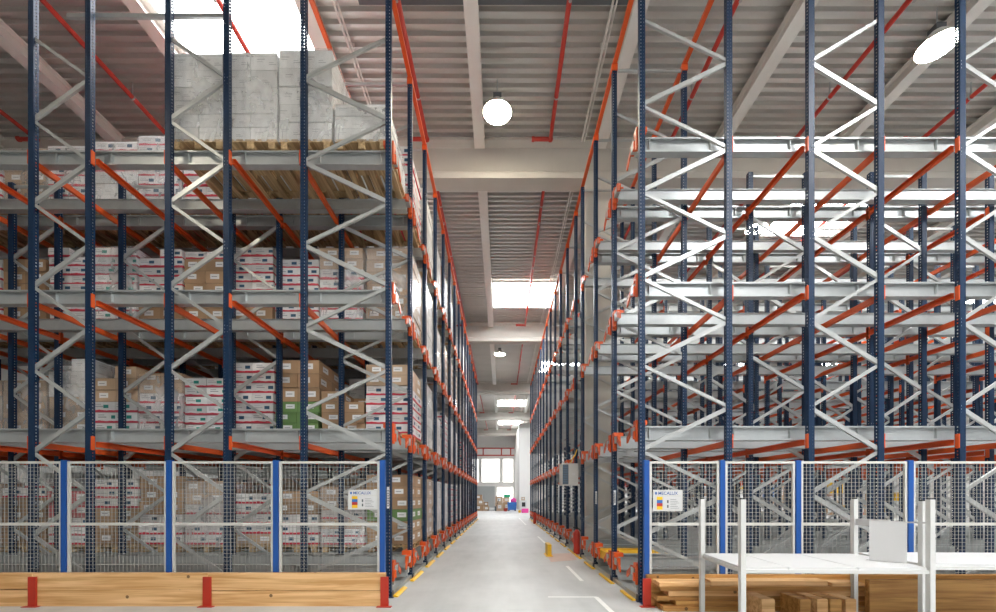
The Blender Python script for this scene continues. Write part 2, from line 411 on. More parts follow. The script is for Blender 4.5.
def cross_beam(mb, x, y0, y1, ztop, m=0, side=1):
    """orange C beam from upright to upright with an end connector on each"""
    h, w = .085, .05
    xs = x + side*(UW/2+.004)
    a, b = sorted((xs, xs+side*w))
    mb.box(a, b, y0+.04, y1-.04, ztop-.006, ztop, m); mb.box(a, b, y0+.04, y1-.04, ztop-h, ztop-h+.006, m)
    c, d = sorted((xs, xs+side*.006)); mb.box(c, d, y0+.04, y1-.04, ztop-h+.006, ztop-.006, m)
    for (u, v) in ((y0-.036, y0+.018), (y1-.018, y1+.036)):
        c, d = sorted((xs-side*.002, xs+side*.012)); mb.box(c, d, u, v, ztop-.13, ztop+.075, m)
    return mb

def build_rack(name, label, s, frames, planes, gaps, xend, frame_count, n_detail, n_beam_lanes):
    """s = +1 when the rack lies towards +x of the aisle. frames: pairs of upright x, aisle first."""
    root = thing(name, label, 'pallet rack', (frames[0][0], planes[0], 0))
    beams_far = MB(); rails_far = MB(); nd = 0
    for k, py in enumerate(planes):
        for j in range(min(frame_count(k), len(frames))):
            xa, xb = frames[j]; h = TALL if (k == 0 or j == 0) else LOW
            if nd < n_detail:
                nd += 1
                fr = put('upright_frame', None, (xa, py, 0), root)
                put('upright', UPM[h], (xa, py, 0), fr); put('upright', UPM[h], (xb, py, 0), fr)
                put('foot_plate', FOOT, (xa, py, 0), fr); put('foot_plate', FOOT, (xb, py, 0), fr)
                mb = bracing(MB(), 0, xb-xa, h, j > 0, 0, False)
                put('bracing', mb.mesh('bracing', M['brace']), (xa, py, 0), fr)
                put('head_tie', tie_bars(MB(), 0, xb-xa, h, 0, (0,)).mesh('head_tie', M['brace']), (xa, py, 0), fr)
                put('foot_tie', tie_bars(MB(), 0, xb-xa, h, 0, (1,)).mesh('foot_tie', M['brace']), (xa, py, 0), fr)
            else:
                key = ('fm', s, j, h)
                if key not in CACHE:
                    mb = bracing(MB(), 0, xb-xa, h, j > 0, 1)
                    for xx in (0, xb-xa):
                        mb.box(xx-UW/2, xx+UW/2, -UD/2, UD/2, .012, h, 0); mb.box(xx-.08, xx+.08, -.07, .07, 0, .012, 0)
                    CACHE[key] = mb.mesh('upright_frame', [M['navy'], M['brace']])
                put('upright_frame', CACHE[key], (xa, py, 0), root)
    ups = [x for f in frames for x in f]
    x_mouth = frames[0][0] - s*.0
    li = 0
    for k in range(len(planes)-1):
        y0, y1 = planes[k], planes[k+1]
        if k in gaps: continue
        for l, zt in enumerate(LEV):
            det = li < n_beam_lanes
            ln = put('shuttle_lane', None, (x_mouth, y0, zt-.4), root)
            for far in (0, 1):
                yr = y0+.20 if not far else y1-.25
                key = ('rail', s, far)
                if key not in CACHE: CACHE[key] = rail_mesh(x_mouth, xend, far, ups).mesh('rail', M['galv'])
                put('rail', CACHE[key], (0, yr, zt), ln)
                key = ('stop', s, far)
                if key not in CACHE: CACHE[key] = stop_mesh(-s, far).mesh('rail_stop', M['orange'])
                put('rail_stop', CACHE[key], (x_mouth - s*.03, yr, zt), ln)
            for ui, ux in enumerate(ups):
                if l == 0 or ui == 0: continue
                if frame_count(k) < ui//2+1: continue
                tgt = MB() if det else beams_far
                ox, oy = (ux, y0) if det else (frames[0][0], planes[0])
                cross_beam(tgt, ux-ox, y0-oy, y1-oy, zt-.215 - (0 if det else 0), 0, -s if ui % 2 == 0 else s)
                if not det: # lift to world height inside the merged mesh
                    pass
                else: put('cross_beam', tgt.mesh('cross_beam', M['orange']), (ux, y0, 0), ln)
            if l == 0:
                mb = MB().box(min(x_mouth, xend), max(x_mouth, xend), .18, .24, .07, .15).box(min(x_mouth, xend), max(x_mouth, xend), y1-y0-.28, y1-y0-.22, .07, .15)
                for ux in ups:
                    mb.box(ux-.04, ux+.04, .05, y1-y0-.05, .012, .07)
                    mb.box(ux-.03, ux+.03, .17, .25, .15, .25); mb.box(ux-.03, ux+.03, y1-y0-.30, y1-y0-.22, .15, .25)
                put('base_rail', mb.mesh('base_rail', M['galv']), (0, y0, 0), ln)
        li += 1
        # orange ties over the tops of the tall aisle frames
        for ux in ups[:2]:
            mb = MB().box(-.035, .035, -.035, y1-y0+.035, 0, .06).box(-.05,.05,-.05,.05,-.10,.02)
            put('top_tie', mb.mesh('top_tie', M['orange']), (ux, y0, TALL+.01), root)
    for k in gaps:
        y0, y1 = planes[k], planes[k+1]
        for ux in ups[:2]:
            put('top_tie', MB().box(-.035, .035, .035, y1-y0-.035, 0, .06).mesh('top_tie', M['orange']), (ux, y0, TALL+.01), root)
    if beams_far.v:
        o = put('cross_beam', beams_far.mesh('cross_beam', M['orange']), W[root], root); o['kind'] = 'stuff'
    return root
CACHE = {}
LF = [(-1.69,-2.96),(-4.11,-4.98),(-6.17,-7.02),(-8.20,-9.05),(-10.25,-11.10)]
RF = [(2.02,3.27),(4.45,5.45),(6.62,7.55),(8.75,9.70),(10.87,11.82),(12.99,13.94),(15.11,16.06)]
rackL = build_rack('pallet_rack', 'tall navy and orange pallet rack filled with carton loads', -1, LF, LP, (), -11.4,
                   lambda k: 4 if k == 0 else 5 if k < 3 else 2, 28, 3)
rackR = build_rack('pallet_rack', 'tall navy and orange pallet rack standing empty', 1, RF, RP, (3,), 16.4,
                   lambda k: 3 if k == 0 else 4 if k == 1 else 5 if k < 4 else 7, 40, 2)
# loose tie across the front frames, top of the full rack
tb = MB().box(-6.62, -4.16, -.02, .02, -.03, .03).box(-5.70,-5.62,-.03,.03,.03,.35)
put('tie_bar', MB().box(-6.62, -4.16, -.02, .02, -.03, .03).mesh('tie_bar', M['galv']), (0, 6.44, 8.83), rackL)

# ------------------------------------------------------------------ pallets and loads
def pallet_mb(mb, m=0):
    """EUR pallet, 0.8 along x by 1.2 along y, origin at its base centre"""
    for x in (-.3275, 0, .3275):
        w = .0725 if x else .0725
        mb.box(x-w/1.45, x+w/1.45, -.6, .6, 0, .022, m)
        for y in (-.5275, 0, .5275): mb.box(x-.05, x+.05, y-.0725, y+.0725, .022, .10, m)
    for y in (-.5275, 0, .5275): mb.box(-.4, .4, y-.0725, y+.0725, .10, .122, m)
    for x, w in ((-.3275,.145),(-.165,.1),(0,.145),(.165,.1),(.3275,.145)): mb.box(x-w/2, x+w/2, -.6, .6, .122, .144, m)
    return mb
PAL = pallet_mb(MB()).mesh('pallet', M['palletwood'])
def carton_mesh(t, w, d, h):
    key = ('c', t, round(w,2), round(d,2), round(h,2))
    if key not in CACHE: CACHE[key] = MB().box(-w/2, w/2, -d/2, d/2, 0, h).mesh('carton', M[t])
    return CACHE[key]
def film_mesh(h):
    h = round(h, 1); key = ('film', h)
    if key not in CACHE:
        r = random.Random(int(h*100)); mb = MB(); n = 7; ring = []
        pts = [(-.418,-.606),(0,-.61),(.418,-.606),(.419,0),(.418,.606),(0,.61),(-.418,.606),(-.419,0)]
        for k in range(n+1):
            z = .10 + (h+.02)*k/n
            ring.append([(x*(1+r.uniform(0,.008)), y*(1+r.uniform(0,.012)), z) for x, y in pts])
        for a, b in zip(ring[:-1], ring[1:]):
            for i in range(8): mb.quad([a[i], a[(i+1)%8], b[(i+1)%8], b[i]])
        mb.quad(ring[-1][:4] and [ring[-1][0], ring[-1][2], ring[-1][4], ring[-1][6]])
        CACHE[key] = mb.mesh('stretch_film', M['film'])
    return CACHE[key]
def layers(spec, r):
    """spec: list of (type, layer height, count)"""
    out = []
    for t, h, n in spec: out += [(t, h)]*n
    return out
def load(spec, x, y, z, label, film=False, detail=True, group='pallet loads in the full rack', nx=2, ny=2, seed=0):
    r = random.Random(seed*31+int(x*100)+int(z*10)*7)
    lay = layers(spec, r); w, d = .80/nx, 1.17/ny
    hh = sum(h for _, h in lay)
    if not detail:
        types = sorted({t for t, _ in lay}); key = ('load', str(spec), film, nx, ny)
        if key not in CACHE:
            mb = pallet_mb(MB(), 0); zz = .146
            for t, h in lay:
                for a in range(nx):
                    for b in range(ny):
                        cx = (a-(nx-1)/2)*(w+.006); cy = (b-(ny-1)/2)*(d+.006)
                        mb.box(cx-w/2, cx+w/2, cy-d/2, cy+d/2, zz, zz+h-.004, 1+types.index(t))
                zz += h
            CACHE[key] = mb.mesh('pallet_load', [M['palletwood']] + [M[t] for t in types])
        o = tag(put('pallet_load', CACHE[key], (x, y, z)), label, 'pallet load', group)
        if film: put('stretch_film', film_mesh(hh), (x, y, z), o)
        return o
    root = thing('pallet_load', label, 'pallet load', (x, y, z), group)
    put('pallet', PAL, (x, y, z), root)
    zz = .146
    for li, (t, h) in enumerate(lay):
        ox, oy = r.uniform(-.012,.012), r.uniform(-.012,.012)
        for a in range(nx):
            for b in range(ny):
                if li == len(lay)-1 and r.random() < .10: continue
                cx = (a-(nx-1)/2)*(w+.006)+ox; cy = (b-(ny-1)/2)*(d+.006)+oy
                c = put('carton', carton_mesh(t, w, d, h-.004), (x+cx, y+cy, z+zz), root, rz=r.uniform(-.014,.014))
        zz += h
    if film: put('stretch_film', film_mesh(hh), (x, y, z), root)
    return root
LNAME = ['ground level', 'second level', 'third level', 'top level']
DESC = {'c_red': 'white red-banded cartons', 'c_teal': 'white teal-marked cartons', 'c_brown': 'brown labelled cartons', 'c_tan': 'tan labelled cartons',
        'c_green': 'green cartons', 'c_grey': 'pale grey cartons', 'c_pink': 'pink cartons'}
def lab(spec, l, n, row, film):
    t = [q[0] for q in spec]
    d = DESC[t[0]] if len(set(t)) == 1 or t[0] == t[-1] else DESC[t[-1]].replace(' cartons', '') + ' over ' + DESC[t[0]].split()[0] + ' cartons'
    return ('wrapped ' if film else '') + '%s on %s, %s inward from aisle, %s lane back' % (d, LNAME[l], ORD[n], ORD[row])
XM = -1.74
def lx(n, pitch=.852): return XM - .40 - pitch*n
R_, T_, B_, A_, G_, K_, P_ = 'c_red','c_teal','c_brown','c_tan','c_green','c_grey','c_pink'
ly = LP[0]+.715
# front lane: only the top level carries loads (four pallets of pale cartons in film)
for n, (x, spec) in enumerate([(-2.14, [(K_,.18,3)]), (-2.995, [(K_,.27,2),(K_,.28,3)]), (-3.84, [(K_,.20,4),(K_,.27,2)]), (-4.64, [(K_,.20,4),(K_,.26,2)])]):
    load(spec, x, ly, LEV[3], lab(spec, 3, n, 0, True), True, seed=n)
# second lane: every level is full
L2 = {
 3: [([(R_,.19,6)],0), ([(R_,.19,6)],0), ([(A_,.24,5)],0), ([(R_,.19,6)],0), ([(R_,.19,4),(B_,.24,2)],0), ([(R_,.19,7)],1), ([(K_,.22,3),(R_,.19,3)],1), ([(R_,.19,6)],1), ([(A_,.22,5)],1), ([(R_,.19,6)],0), ([(R_,.19,6)],0)],
 2: [([(B_,.23,3),(A_,.22,3)],1), ([(R_,.19,3),(R_,.19,2),(A_,.2,2)],1), ([(R_,.165,7)],0), ([(B_,.24,1),(R_,.16,7)],0), ([(B_,.23,5),(R_,.14,1)],0), ([(B_,.24,2),(R_,.17,5)],0), ([(T_,.17,8)],1), ([(R_,.17,8)],0), ([(B_,.23,5)],0), ([(R_,.19,6)],0), ([(R_,.19,6)],0)],
 1: [([(R_,.18,5),(A_,.2,2)],0), ([(B_,.2,4)],0), ([(G_,.2,3),(B_,.26,3)],0), ([(R_,.19,7)],0), ([(T_,.175,6)],0), ([(R_,.19,4),(A_,.19,2)],1), ([(T_,.2,3),(A_,.22,3)],0), ([(A_,.23,3),(K_,.24,3)],1), ([(A_,.2,5)],1), ([(A_,.2,5)],1), ([(R_,.19,5)],0)],
 0: [([(B_,.22,2),(G_,.22,1),(B_,.22,3)],0), ([(R_,.15,2),(A_,.18,1),(R_,.17,1),(B_,.22,2)],1), ([(R_,.19,3),(B_,.22,2)],0), ([(A_,.2,1),(R_,.19,4)],0), ([(R_,.19,4),(A_,.22,2)],1), ([(R_,.19,3),(B_,.24,3)],0), ([(B_,.23,3),(R_,.18,3)],0), ([(R_,.17,3),(P_,.25,2)],0), ([(B_,.22,4),(R_,.19,2)],0), ([(B_,.23,5)],1), ([(A_,.22,5)],0)],
}
ly = LP[1]+.715
for l, row in L2.items():
    for n, (spec, film) in enumerate(row):
        load(spec, lx(n)+random.uniform(-.012,.012), ly+random.uniform(-.012,.012), LEV[l], lab(spec, l, n, 1, film), bool(film), detail=True, seed=n+l*20)
# deeper lanes: what shows is the load at the aisle end and, through the gaps, the ones beside it
pool = [[(K_,.24,6)], [(A_,.22,6)], [(R_,.19,7)], [(K_,.22,6)], [(B_,.22,6)], [(K_,.25,5)]]
endspec = {2: {0: ([(A_,.22,6)],1), 1: ([(K_,.24,6)],1), 2: ([(K_,.26,6)],1), 3: ([(K_,.24,6)],1)},
           3: {0: ([(K_,.22,6)],1), 1: ([(K_,.24,4)],1), 2: ([(K_,.25,5)],1), 3: ([(K_,.26,5)],1)}}
rr = random.Random(3)
for k in range(2, 15):
    for l in range(4):
        cnt = 10 if k == 2 else 6 if k == 3 else 2
        for n in range(cnt):
            if k > 5 and rr.random() < .45: continue
            spec, film = endspec.get(k, {}).get(l, (rr.choice(pool), k < 7)) if n == 0 else (rr.choice(pool), False)
            load(spec, lx(n), LP[k]+.715, LEV[l], lab(spec, l, n, k, film), bool(film), detail=(k < 4 and n == 0), seed=k*40+n)

# yellow pallet shuttle on the ground rails of the empty rack
sh = thing('pallet_shuttle', 'yellow pallet shuttle parked in a ground lane of the empty rack', 'pallet shuttle', (2.55, RP[1]+.715, .255))
b = MB().box(-.50,.58,-.50,.50,.0,.10); part('body', b, M['dkgrey'], sh)
b = MB().box(-.50,.58,-.47,.47,.10,.185); b.box(-.54,-.50,-.44,.44,.02,.18); part('deck_plate', b, M['yellow'], sh)
for yy in (-.30,.30): part('lifting_bar', MB().box(-.46,.54,yy-.06,yy+.06,.185,.197), M['yellow'], sh)
for xx in (-.35,.4):
    for yy in (-.53,.53): part('wheel', MB().cyl((xx,yy-.025,.035),(xx,yy+.025,.035),.06,14), M['black'], sh)

# ------------------------------------------------------------------ mesh fences, signs and timber kerbs
FY = 5.92
def fence(name, label, xs, ztop=2.0):
    root = thing(name, label, 'safety fence', ((xs[0]+xs[-1])/2, FY, 0))
    for x in xs:
        part('post', MB().box(x-.036,x+.036,FY-.03,FY+.03,.008,2.015).box(x-.07,x+.07,FY-.06,FY+.08,0,.008), M['blue'], root, (0,0,0))
    for a, b in zip(xs[:-1], xs[1:]):
        a, b = a+.042, b-.042
        pn = put('panel', None, ((a+b)/2, FY, 0), root)
        fr = MB(); t = .032; z0, z1 = .20, 2.0
        fr.box(a,a+t,FY-.015,FY+.015,z0,z1).box(b-t,b,FY-.015,FY+.015,z0,z1).box(a+t,b-t,FY-.015,FY+.015,z1-t,z1).box(a+t,b-t,FY-.015,FY+.015,z0,z0+t).box(a+t,b-t,FY-.016,FY+.016,1.10,1.14)
        part('panel_frame', fr, M['fencegrey'], pn, (0,0,0))
        wi = MB(); r = .0024
        n = round((b-a-2*t)/.052)
        for i in range(1, n): x = a+t+(b-a-2*t)*i/n; wi.box(x-r,x+r,FY-.004,FY,z0+t,z1-t)
        n = round((z1-z0-2*t)/.052)
        for i in range(1, n): z = z0+t+(z1-z0-2*t)*i/n; wi.box(a+t,b-t,FY,FY+.004,z-r,z+r)
        o = part('wire_mesh', wi, M['wire'], pn, (0,0,0))
    return root
fence('safety_fence', 'grey wire safety fence with blue posts before the full rack', [-9.1,-7.61,-6.12,-4.65,-3.155,-1.665])
fence('safety_fence', 'grey wire safety fence with blue posts before the empty rack', [2.03,3.09,4.15,5.72,7.2,8.7])
def sign(x0, x1, z0, z1, label):
    y = FY-.022; cx = (x0+x1)/2; w = x1-x0; h = z1-z0
    root = thing('notice_sign', label, 'sign', (cx, y, z0), 'load notices on the fences')
    part('sign_board', MB().box(x0,x1,y-.006,y,z0,z1), M['greywhite'], root, (0,0,0))
    part('text_panel', MB().box(x0+w*.37,x1-w*.05,y-.009,y-.006,z0+h*.07,z1-h*.32), M['white'], root, (0,0,0))
    part('header_panel', MB().box(x0+w*.04,x1-w*.05,y-.009,y-.006,z1-h*.25,z1-h*.06), M['white'], root, (0,0,0))
    bands = MB()
    for i, m in enumerate(('yellow','red','bluebin','yellow')): bands.box(x0+w*.13,x0+w*.32,y-.009,y-.006,z0+h*(.08+.15*i),z0+h*(.08+.15*(i+1)),i)
    part('colour_bands', bands, [M['yellow'],M['red'],M['bluebin'],M['yellow']], root, (0,0,0))
    mk = MB()
    for i in range(6): mk.box(x0+w*(.58),x0+w*(.88 - .05*(i%3)),y-.0105,y-.009,z0+h*(.14+.08*i),z0+h*(.155+.08*i))
    for i in (0,1): mk.box(x0+w*.47,x0+w*.52,y-.0105,y-.009,z0+h*(.16+.22*i),z0+h*(.30+.22*i))
    part('small_print', mk, M['dkgrey'], root, (0,0,0))
    cu = bpy.data.curves.new('lettering', 'FONT'); cu.body = 'MECALUX'; cu.size = h*.20; cu.extrude = .0006; cu.align_x = 'LEFT'; cu.offset = .0006
    cu.materials.append(M['blue'])
    tmp = bpy.data.objects.new('lettering', cu); COL.objects.link(tmp); bpy.context.view_layer.update()
    me = bpy.data.meshes.new_from_object(tmp.evaluated_get(bpy.context.evaluated_depsgraph_get())); bpy.data.objects.remove(tmp)
    t = put('lettering', me, (x0+w*.17, y-.0101, z1-h*.225), root); t.rotation_euler = (math.pi/2, 0, 0)
    part('emblem', MB().box(x0+w*.07,x0+w*.13,y-.0105,y-.009,z1-h*.22,z1-h*.10), M['bluebin'], root, (0,0,0))
sign(-2.14,-1.735,1.325,1.60, 'white notice with coloured bands on the fence before the full rack')
sign(2.115,2.53,1.30,1.60, 'white notice with coloured bands on the fence before the empty rack')
def strip_label(x, y, z0, z1, label):
    root = thing('upright_label', label, 'label', (x, y, z0))
    part('sticker', MB().box(x-.018,x+.018,y-.003,y,z0,z1), M['white'], root, (0,0,0))
    mk = MB(); n = 7
    for i in range(n): zz = z0+.03+(z1-z0-.06)*i/n; mk.box(x-.010,x+.010,y-.0045,y-.003,zz,zz+.018)
    part('printing', mk, M['dkgrey'], root, (0,0,0))
strip_label(-1.69, LP[0]-UD/2-.001, 1.33, 1.65, 'white vertical label on the front corner upright of the full rack')
strip_label(2.02, RP[2]-UD/2-.001, 1.35, 1.62, 'white vertical label on the third aisle upright of the empty rack')
strip_label(2.02, RP[1]-UD/2-.001, 1.36, 1.62, 'white vertical label on the second aisle upright of the empty rack')

def kerb(label, x0, x1, splits, brackets, y0, y1, h=.452):
    root = thing('timber_kerb', label, 'timber kerb', ((x0+x1)/2, (y0+y1)/2, 0))
    for (a, b, za, zb, dy) in splits:
        mb = MB().box(a+.003,b-.003,y0+dy,y1,za,zb); part('board', mb, M['timber2' if x0 > 0 else 'timber'], root, (0,0,0))  # kerb by the empty rack takes darker timber to paint in the table's shade
    for x in brackets:
        mb = MB().box(x-.055,x+.055,y0-.022,y0-.012,.01,h-.04).box(x-.055,x-.043,y0-.012,y1,.01,h-.04) if False else MB().box(x-.055,x+.055,y0-.024,y0-.004,.01,h-.045).box(x-.10,x+.10,y0-.07,y0-.004,0,.010)
        part('bracket', mb, M['curbred'], root, (0,0,0))
    return root
kerb('long timber kerb on red brackets below the fence before the full rack', -9.2, -1.57,
     [(-9.2,-6.44,0,.22,0),(-9.2,-6.44,.235,.452,.0),(-6.44,-4.03,0,.226,0),(-6.44,-4.03,.228,.452,.003),(-4.03,-1.60,0,.212,.002),(-4.03,-1.60,.22,.452,0)], [-6.42,-4.03,-1.60], 5.79, 5.87)
kerb('timber kerb with red end bracket below the fence before the empty rack', 1.98, 8.8,
     [(2.0,4.9,0,.214,0),(2.0,4.9,.216,.428,.002),(4.9,8.8,0,.214,0),(4.9,8.8,.216,.428,.002)], [1.99], 5.79, 5.87, .43)

# ------------------------------------------------------------------ planks and blocks lying before the right kerb
PL = [ # x0,x1,y0,y1,z0,z1,mat,label
 (2.12,4.92,5.52,5.77,.002,.07,'timber2','bottom plank of the timber pile, ending short near the bracket'),
 (2.30,4.80,5.55,5.77,.074,.140,'timber2','narrow plank second from the floor in the timber pile'),
 (2.06,4.86,5.58,5.77,.144,.205,'timber2','greyish plank midway up the timber pile'),
 (2.20,4.90,5.56,5.77,.209,.285,'timber','thick plank just above the middle of the timber pile'),
 (1.99+.1,4.83,5.54,5.77,.289,.352,'timber2','broad plank near the top of the timber pile'),
 (2.06,2.72,5.50,5.76,.356,.415,'timber','short pale offcut on top of the timber pile beside the bracket'),
 (2.76,4.30,5.56,5.77,.356,.425,'timber','long plank on top of the timber pile'),
 (4.33,4.75,5.52,5.77,.356,.40,'timber','short offcut at the far end on top of the timber pile'),
]
for (x0,x1,y0,y1,z0,z1,m,lb) in PL:
    z0, z1 = z0*.93, z1*.93
    cx, cy = (x0+x1)/2, (y0+y1)/2
    mb = MB().prism([(y0-cy,0),(y1-cy,0),(y1-cy,z1-z0-.006),(y1-cy-.006,z1-z0),(y0-cy+.006,z1-z0),(y0-cy,z1-z0-.006)],'x',x0-cx,x1-cx)
    tag(put('plank', mb.mesh('plank', M[m]), (cx,cy,z0), rz=random.uniform(-.004,.004)), lb, 'plank', 'planks in the pile before the kerb')
for z0, z1, lb in ((0, .220, 'lower wide plank standing on edge beneath the second table'), (.2205, .437, 'upper wide plank standing on edge beneath the second table')):
    mb = MB().prism([(-.035,0),(.035,0),(.035,z1-z0-.006),(.029,z1-z0),(-.029,z1-z0),(-.035,z1-z0-.006)],'x',-1.95,1.95)
    tag(put('plank', mb.mesh('plank', M['timber2']), (6.66,5.435,z0)), lb, 'plank', 'planks on edge before the kerb')
for i, (px, w, m) in enumerate(((768.5,.155,'timber'),(805.5,.125,'timber2'),(822.5,.13,'timber'),(836,.14,'timber2'),(851,.125,'timber'))):
    Y = 5.05; x = (px-501.5)*Y/F
    mb = MB().prism([(-w/2,0),(w/2,0),(w/2,.270),(w/2-.008,.278),(-w/2+.008,.278),(-w/2,.270)],'y',0,.36)
    tag(put('timber_block', mb.mesh('timber_block', M[m]), (x, Y, 0)), 'squared timber block on the floor before the plank pile, %s along' % ORD[i], 'timber block', 'timber blocks before the plank pile')

# ------------------------------------------------------------------ white tables
def post(mb, x, y, z1, w=.052): mb.box(x-w/2,x+w/2,y-w/2,y+w/2,.012,z1); mb.box(x-w/2-.004,x+w/2+.004,y-w/2-.004,y+w/2+.004,0,.012)
def table(label, corners, zt, ztop, seam=None):
    """corners: front-left, front-right, back-right, back-left leg positions"""
    cx = sum(c[0] for c in corners)/4; cy = sum(c[1] for c in corners)/4
    root = thing('packing_table', label, 'table', (cx, cy, 0))
    fl, fr, br, bl = [V((*c, 0)) for c in corners]
    for (x, y) in corners:
        mb = MB(); post(mb, x, y, ztop); part('leg', mb, M['greywhite'], root, (0,0,0))
        part('leg_cap', MB().box(x-.017,x+.017,y-.017,y+.017,ztop,ztop+.014), M['black'], root, (0,0,0))
    mb = MB()
    for a, b in ((fl,fr),(fr,br),(br,bl),(bl,fl)):
        d = (b-a).normalized()*.024
        mb.bar((a+d)+V((0,0,zt-.041)), (b-d)+V((0,0,zt-.041)), .03, .037, (0,0,1) if False else (d.y, -d.x, 0))
    part('apron', mb, M['greywhite'], root, (0,0,0))
    segs = seam or [(0,1)]
    for a, b in segs:
        p = [fl.lerp(fr,a), fl.lerp(fr,b), bl.lerp(br,b), bl.lerp(br,a)]
        c = sum(p, V((0,0,0)))/4
        q = [c + (x-c)*.985 for x in p]
        mb = MB().hexa([x+V((0,0,zt-.022)) for x in q]+[x+V((0,0,zt)) for x in q]); part('table_top', mb, M['white'], root, (0,0,0))
    return root
ta = table('white steel packing table with tall corner posts before the plank pile', [(2.475,4.34),(4.36,4.29),(4.50,5.38),(2.575,5.42)], .778, 1.475, [(0,.25),(.252,.62),(.622,1)])
tbx = table('white packing table with a side panel, standing beside the first table', [(4.55,4.56),(6.6,4.50),(6.75,5.50),(4.64,5.56)], .775, 1.455)
# rail and sheet panel on the side of the second table
part('side_rail', MB().bar((4.365,4.32,1.235),(4.497,5.35,1.20),.016,.016,(1,0,0)), M['white'], ta, (0,0,0))
part('folded_strip', MB().bar((4.415,4.80,1.20),(4.490,5.34,1.185),.02,.085,(1,0,0)), M['white'], ta, (0,0,0))
sp = thing('sheet_metal_panel', 'white sheet metal panel standing upright on the first table beside its side rail', 'panel', (4.30,4.70,.78))
d = V((.19,-.25,0)).normalized(); n_ = V((d.y,-d.x,0))
mb = MB().bar((4.20,4.82,1.005),(4.39,4.57,1.005),.008,.45,(n_.x,n_.y,0)); part('panel_sheet', mb, M['white'], sp, (0,0,0))
mb = MB().bar((4.215,4.86,.785),(4.405,4.61,.785),.09,.006,(n_.x,n_.y,0)); part('sheet_foot', mb, M['white'], sp, (0,0,0))

# ------------------------------------------------------------------ floor markings and guide strips
def flat(name, pts, mat, z=.0015):
    o = put(name, None)
    bpy.data.objects.remove(o)
    mb = MB().hexa([(x,y,.0002) for x,y in pts]+[(x,y,z) for x,y in pts])
    o = put(name, mb.mesh(name, mat)); o['kind'] = 'structure'; return o
def fl(px, py): Y = CAMZ*F/(py-497); return ((px-501.5)*Y/F, Y)
def seg(p0, p1, w, mat):
    a, b = V(p0), V(p1); d = (b-a).normalized(); n = V((-d.y, d.x))*w/2
    flat('floor_marking', [tuple(a-n), tuple(a+n), tuple(b+n), tuple(b-n)][::-1], mat)
seg(fl(567,566), fl(582,581), .07, M['line']); seg(fl(538,536.5), fl(545,543), .07, M['line']); seg(fl(596,597), fl(616,616), .07, M['line'])
seg(fl(548,597), fl(597,597), .05, M['line']); seg(fl(519,518), fl(526,525), .08, M['line'])
flat('floor_marking', [fl(551,562), fl(577,560), fl(572,553), fl(546,554)], M['stain'])
for side, PLN, x, nm in ((-1, LP, -1.585, 'full'), (1, RP, 1.915, 'empty')):
    for k, py in enumerate(PLN):
        if k > 15: continue
        y0, y1 = (py-.02, py+.62) if side < 0 else (py+.0, py+.60)
        if k: y0 -= .30; y1 -= .0
        mb = MB().prism([(-.035,0),(.035,0),(.035,.012),(.005,.03),(-.035,.03)], 'y', -(y1-y0)/2, (y1-y0)/2)
        tag(put('guide_strip', mb.mesh('guide_strip', M['yellow']), (x, (y0+y1)/2, 0)), 'yellow floor guide strip along the %s rack foot, %s from its front' % (nm, ORD[k]), 'guide strip', 'yellow guide strips along the rack feet')
gp = thing('kerb_guard', 'small yellow guard post standing alone on the aisle floor', 'guard post', (1.21, 10.9, 0))
part('guard_plate', MB().prism([(-.22,.01),(.22,.01),(.22,.26),(.17,.31),(-.22,.31)], 'y', -.03, .03) if False else MB().box(-.05,.05,-.28,.28,.012,.30), M['yellow'], gp)
part('base_plate', MB().box(-.09,.09,-.30,.30,0,.012), M['yellow'], gp)

# ------------------------------------------------------------------ cabinet and extinguishers on the empty rack
cb = thing('electrical_cabinet', 'grey electrical cabinet hung on the aisle side of the empty rack', 'cabinet', (1.72, 11.15, 1.80))
part('cabinet_body', MB().box(-.16,.26,-.25,.25,0,.57).box(.16,.262,-.2,-.1,.1,.2) , M['greywhite'], cb)
lv = MB()
for i in range(11): lv.box(-.13,.0,-.258,-.25,.05+i*.044,.075+i*.044)
part('louvre', MB().box(-.14,.01,-.254,-.25,.03,.54), M['bluebin'] if False else M['dkgrey'], cb); part('louvre_slats', lv, plain('louvre_blue', (.12,.2,.3), .4), cb)
part('rating_plate', MB().box(.10,.18,-.253,-.25,.26,.33), M['white'], cb)
cbl = MB(); pts = [V((.10,0,.57)), V((.14,-.02,.70)), V((.22,-.02,.80)), V((.27,.0,.95))]
for a, b in zip(pts[:-1], pts[1:]): cbl.cyl(a, b, .014, 8)
part('cable', cbl, M['yellow'], cb)
part('mounting_arm', MB().box(.26,.30,-.2,.33,.1,.16).box(.26,.30,-.2,.33,.4,.46), M['galv'], cb)
def extinguisher(x, y, h, label):
    e = thing('fire_extinguisher', label, 'fire extinguisher', (x, y, 0), 'fire extinguishers by the empty rack')
    r = .085
    smooth(part('cylinder_body', MB().lathe((0,0,0), [(0,.0),(r*.9,.0),(r,.03),(r,h*.74),(r*.9,h*.80),(r*.55,h*.86),(r*.3,h*.9),(0,h*.9)], 18), M['red'], e))
    part('valve', MB().box(-.02,.02,-.02,.02,h*.88,h*.95).box(-.10,.03,-.012,.012,h*.95,h*.98).cyl((.02,0,h*.92),(.06,0,h*.92),.014,8), M['black'], e)
    hb = MB(); pts = [V((.06,0,h*.92)), V((r+.03,-.0,h*.8)), V((r+.035,0,h*.4)), V((r+.03,0,h*.25))]
    for a, b in zip(pts[:-1], pts[1:]): hb.cyl(a, b, .011, 8)
    part('hose', hb, M['black'], e)
extinguisher(1.985, 11.12, .72, 'red fire extinguisher standing on the floor below the electrical cabinet')
extinguisher(1.86, 23.6, .72, 'red fire extinguisher standing far down the aisle by the empty rack')

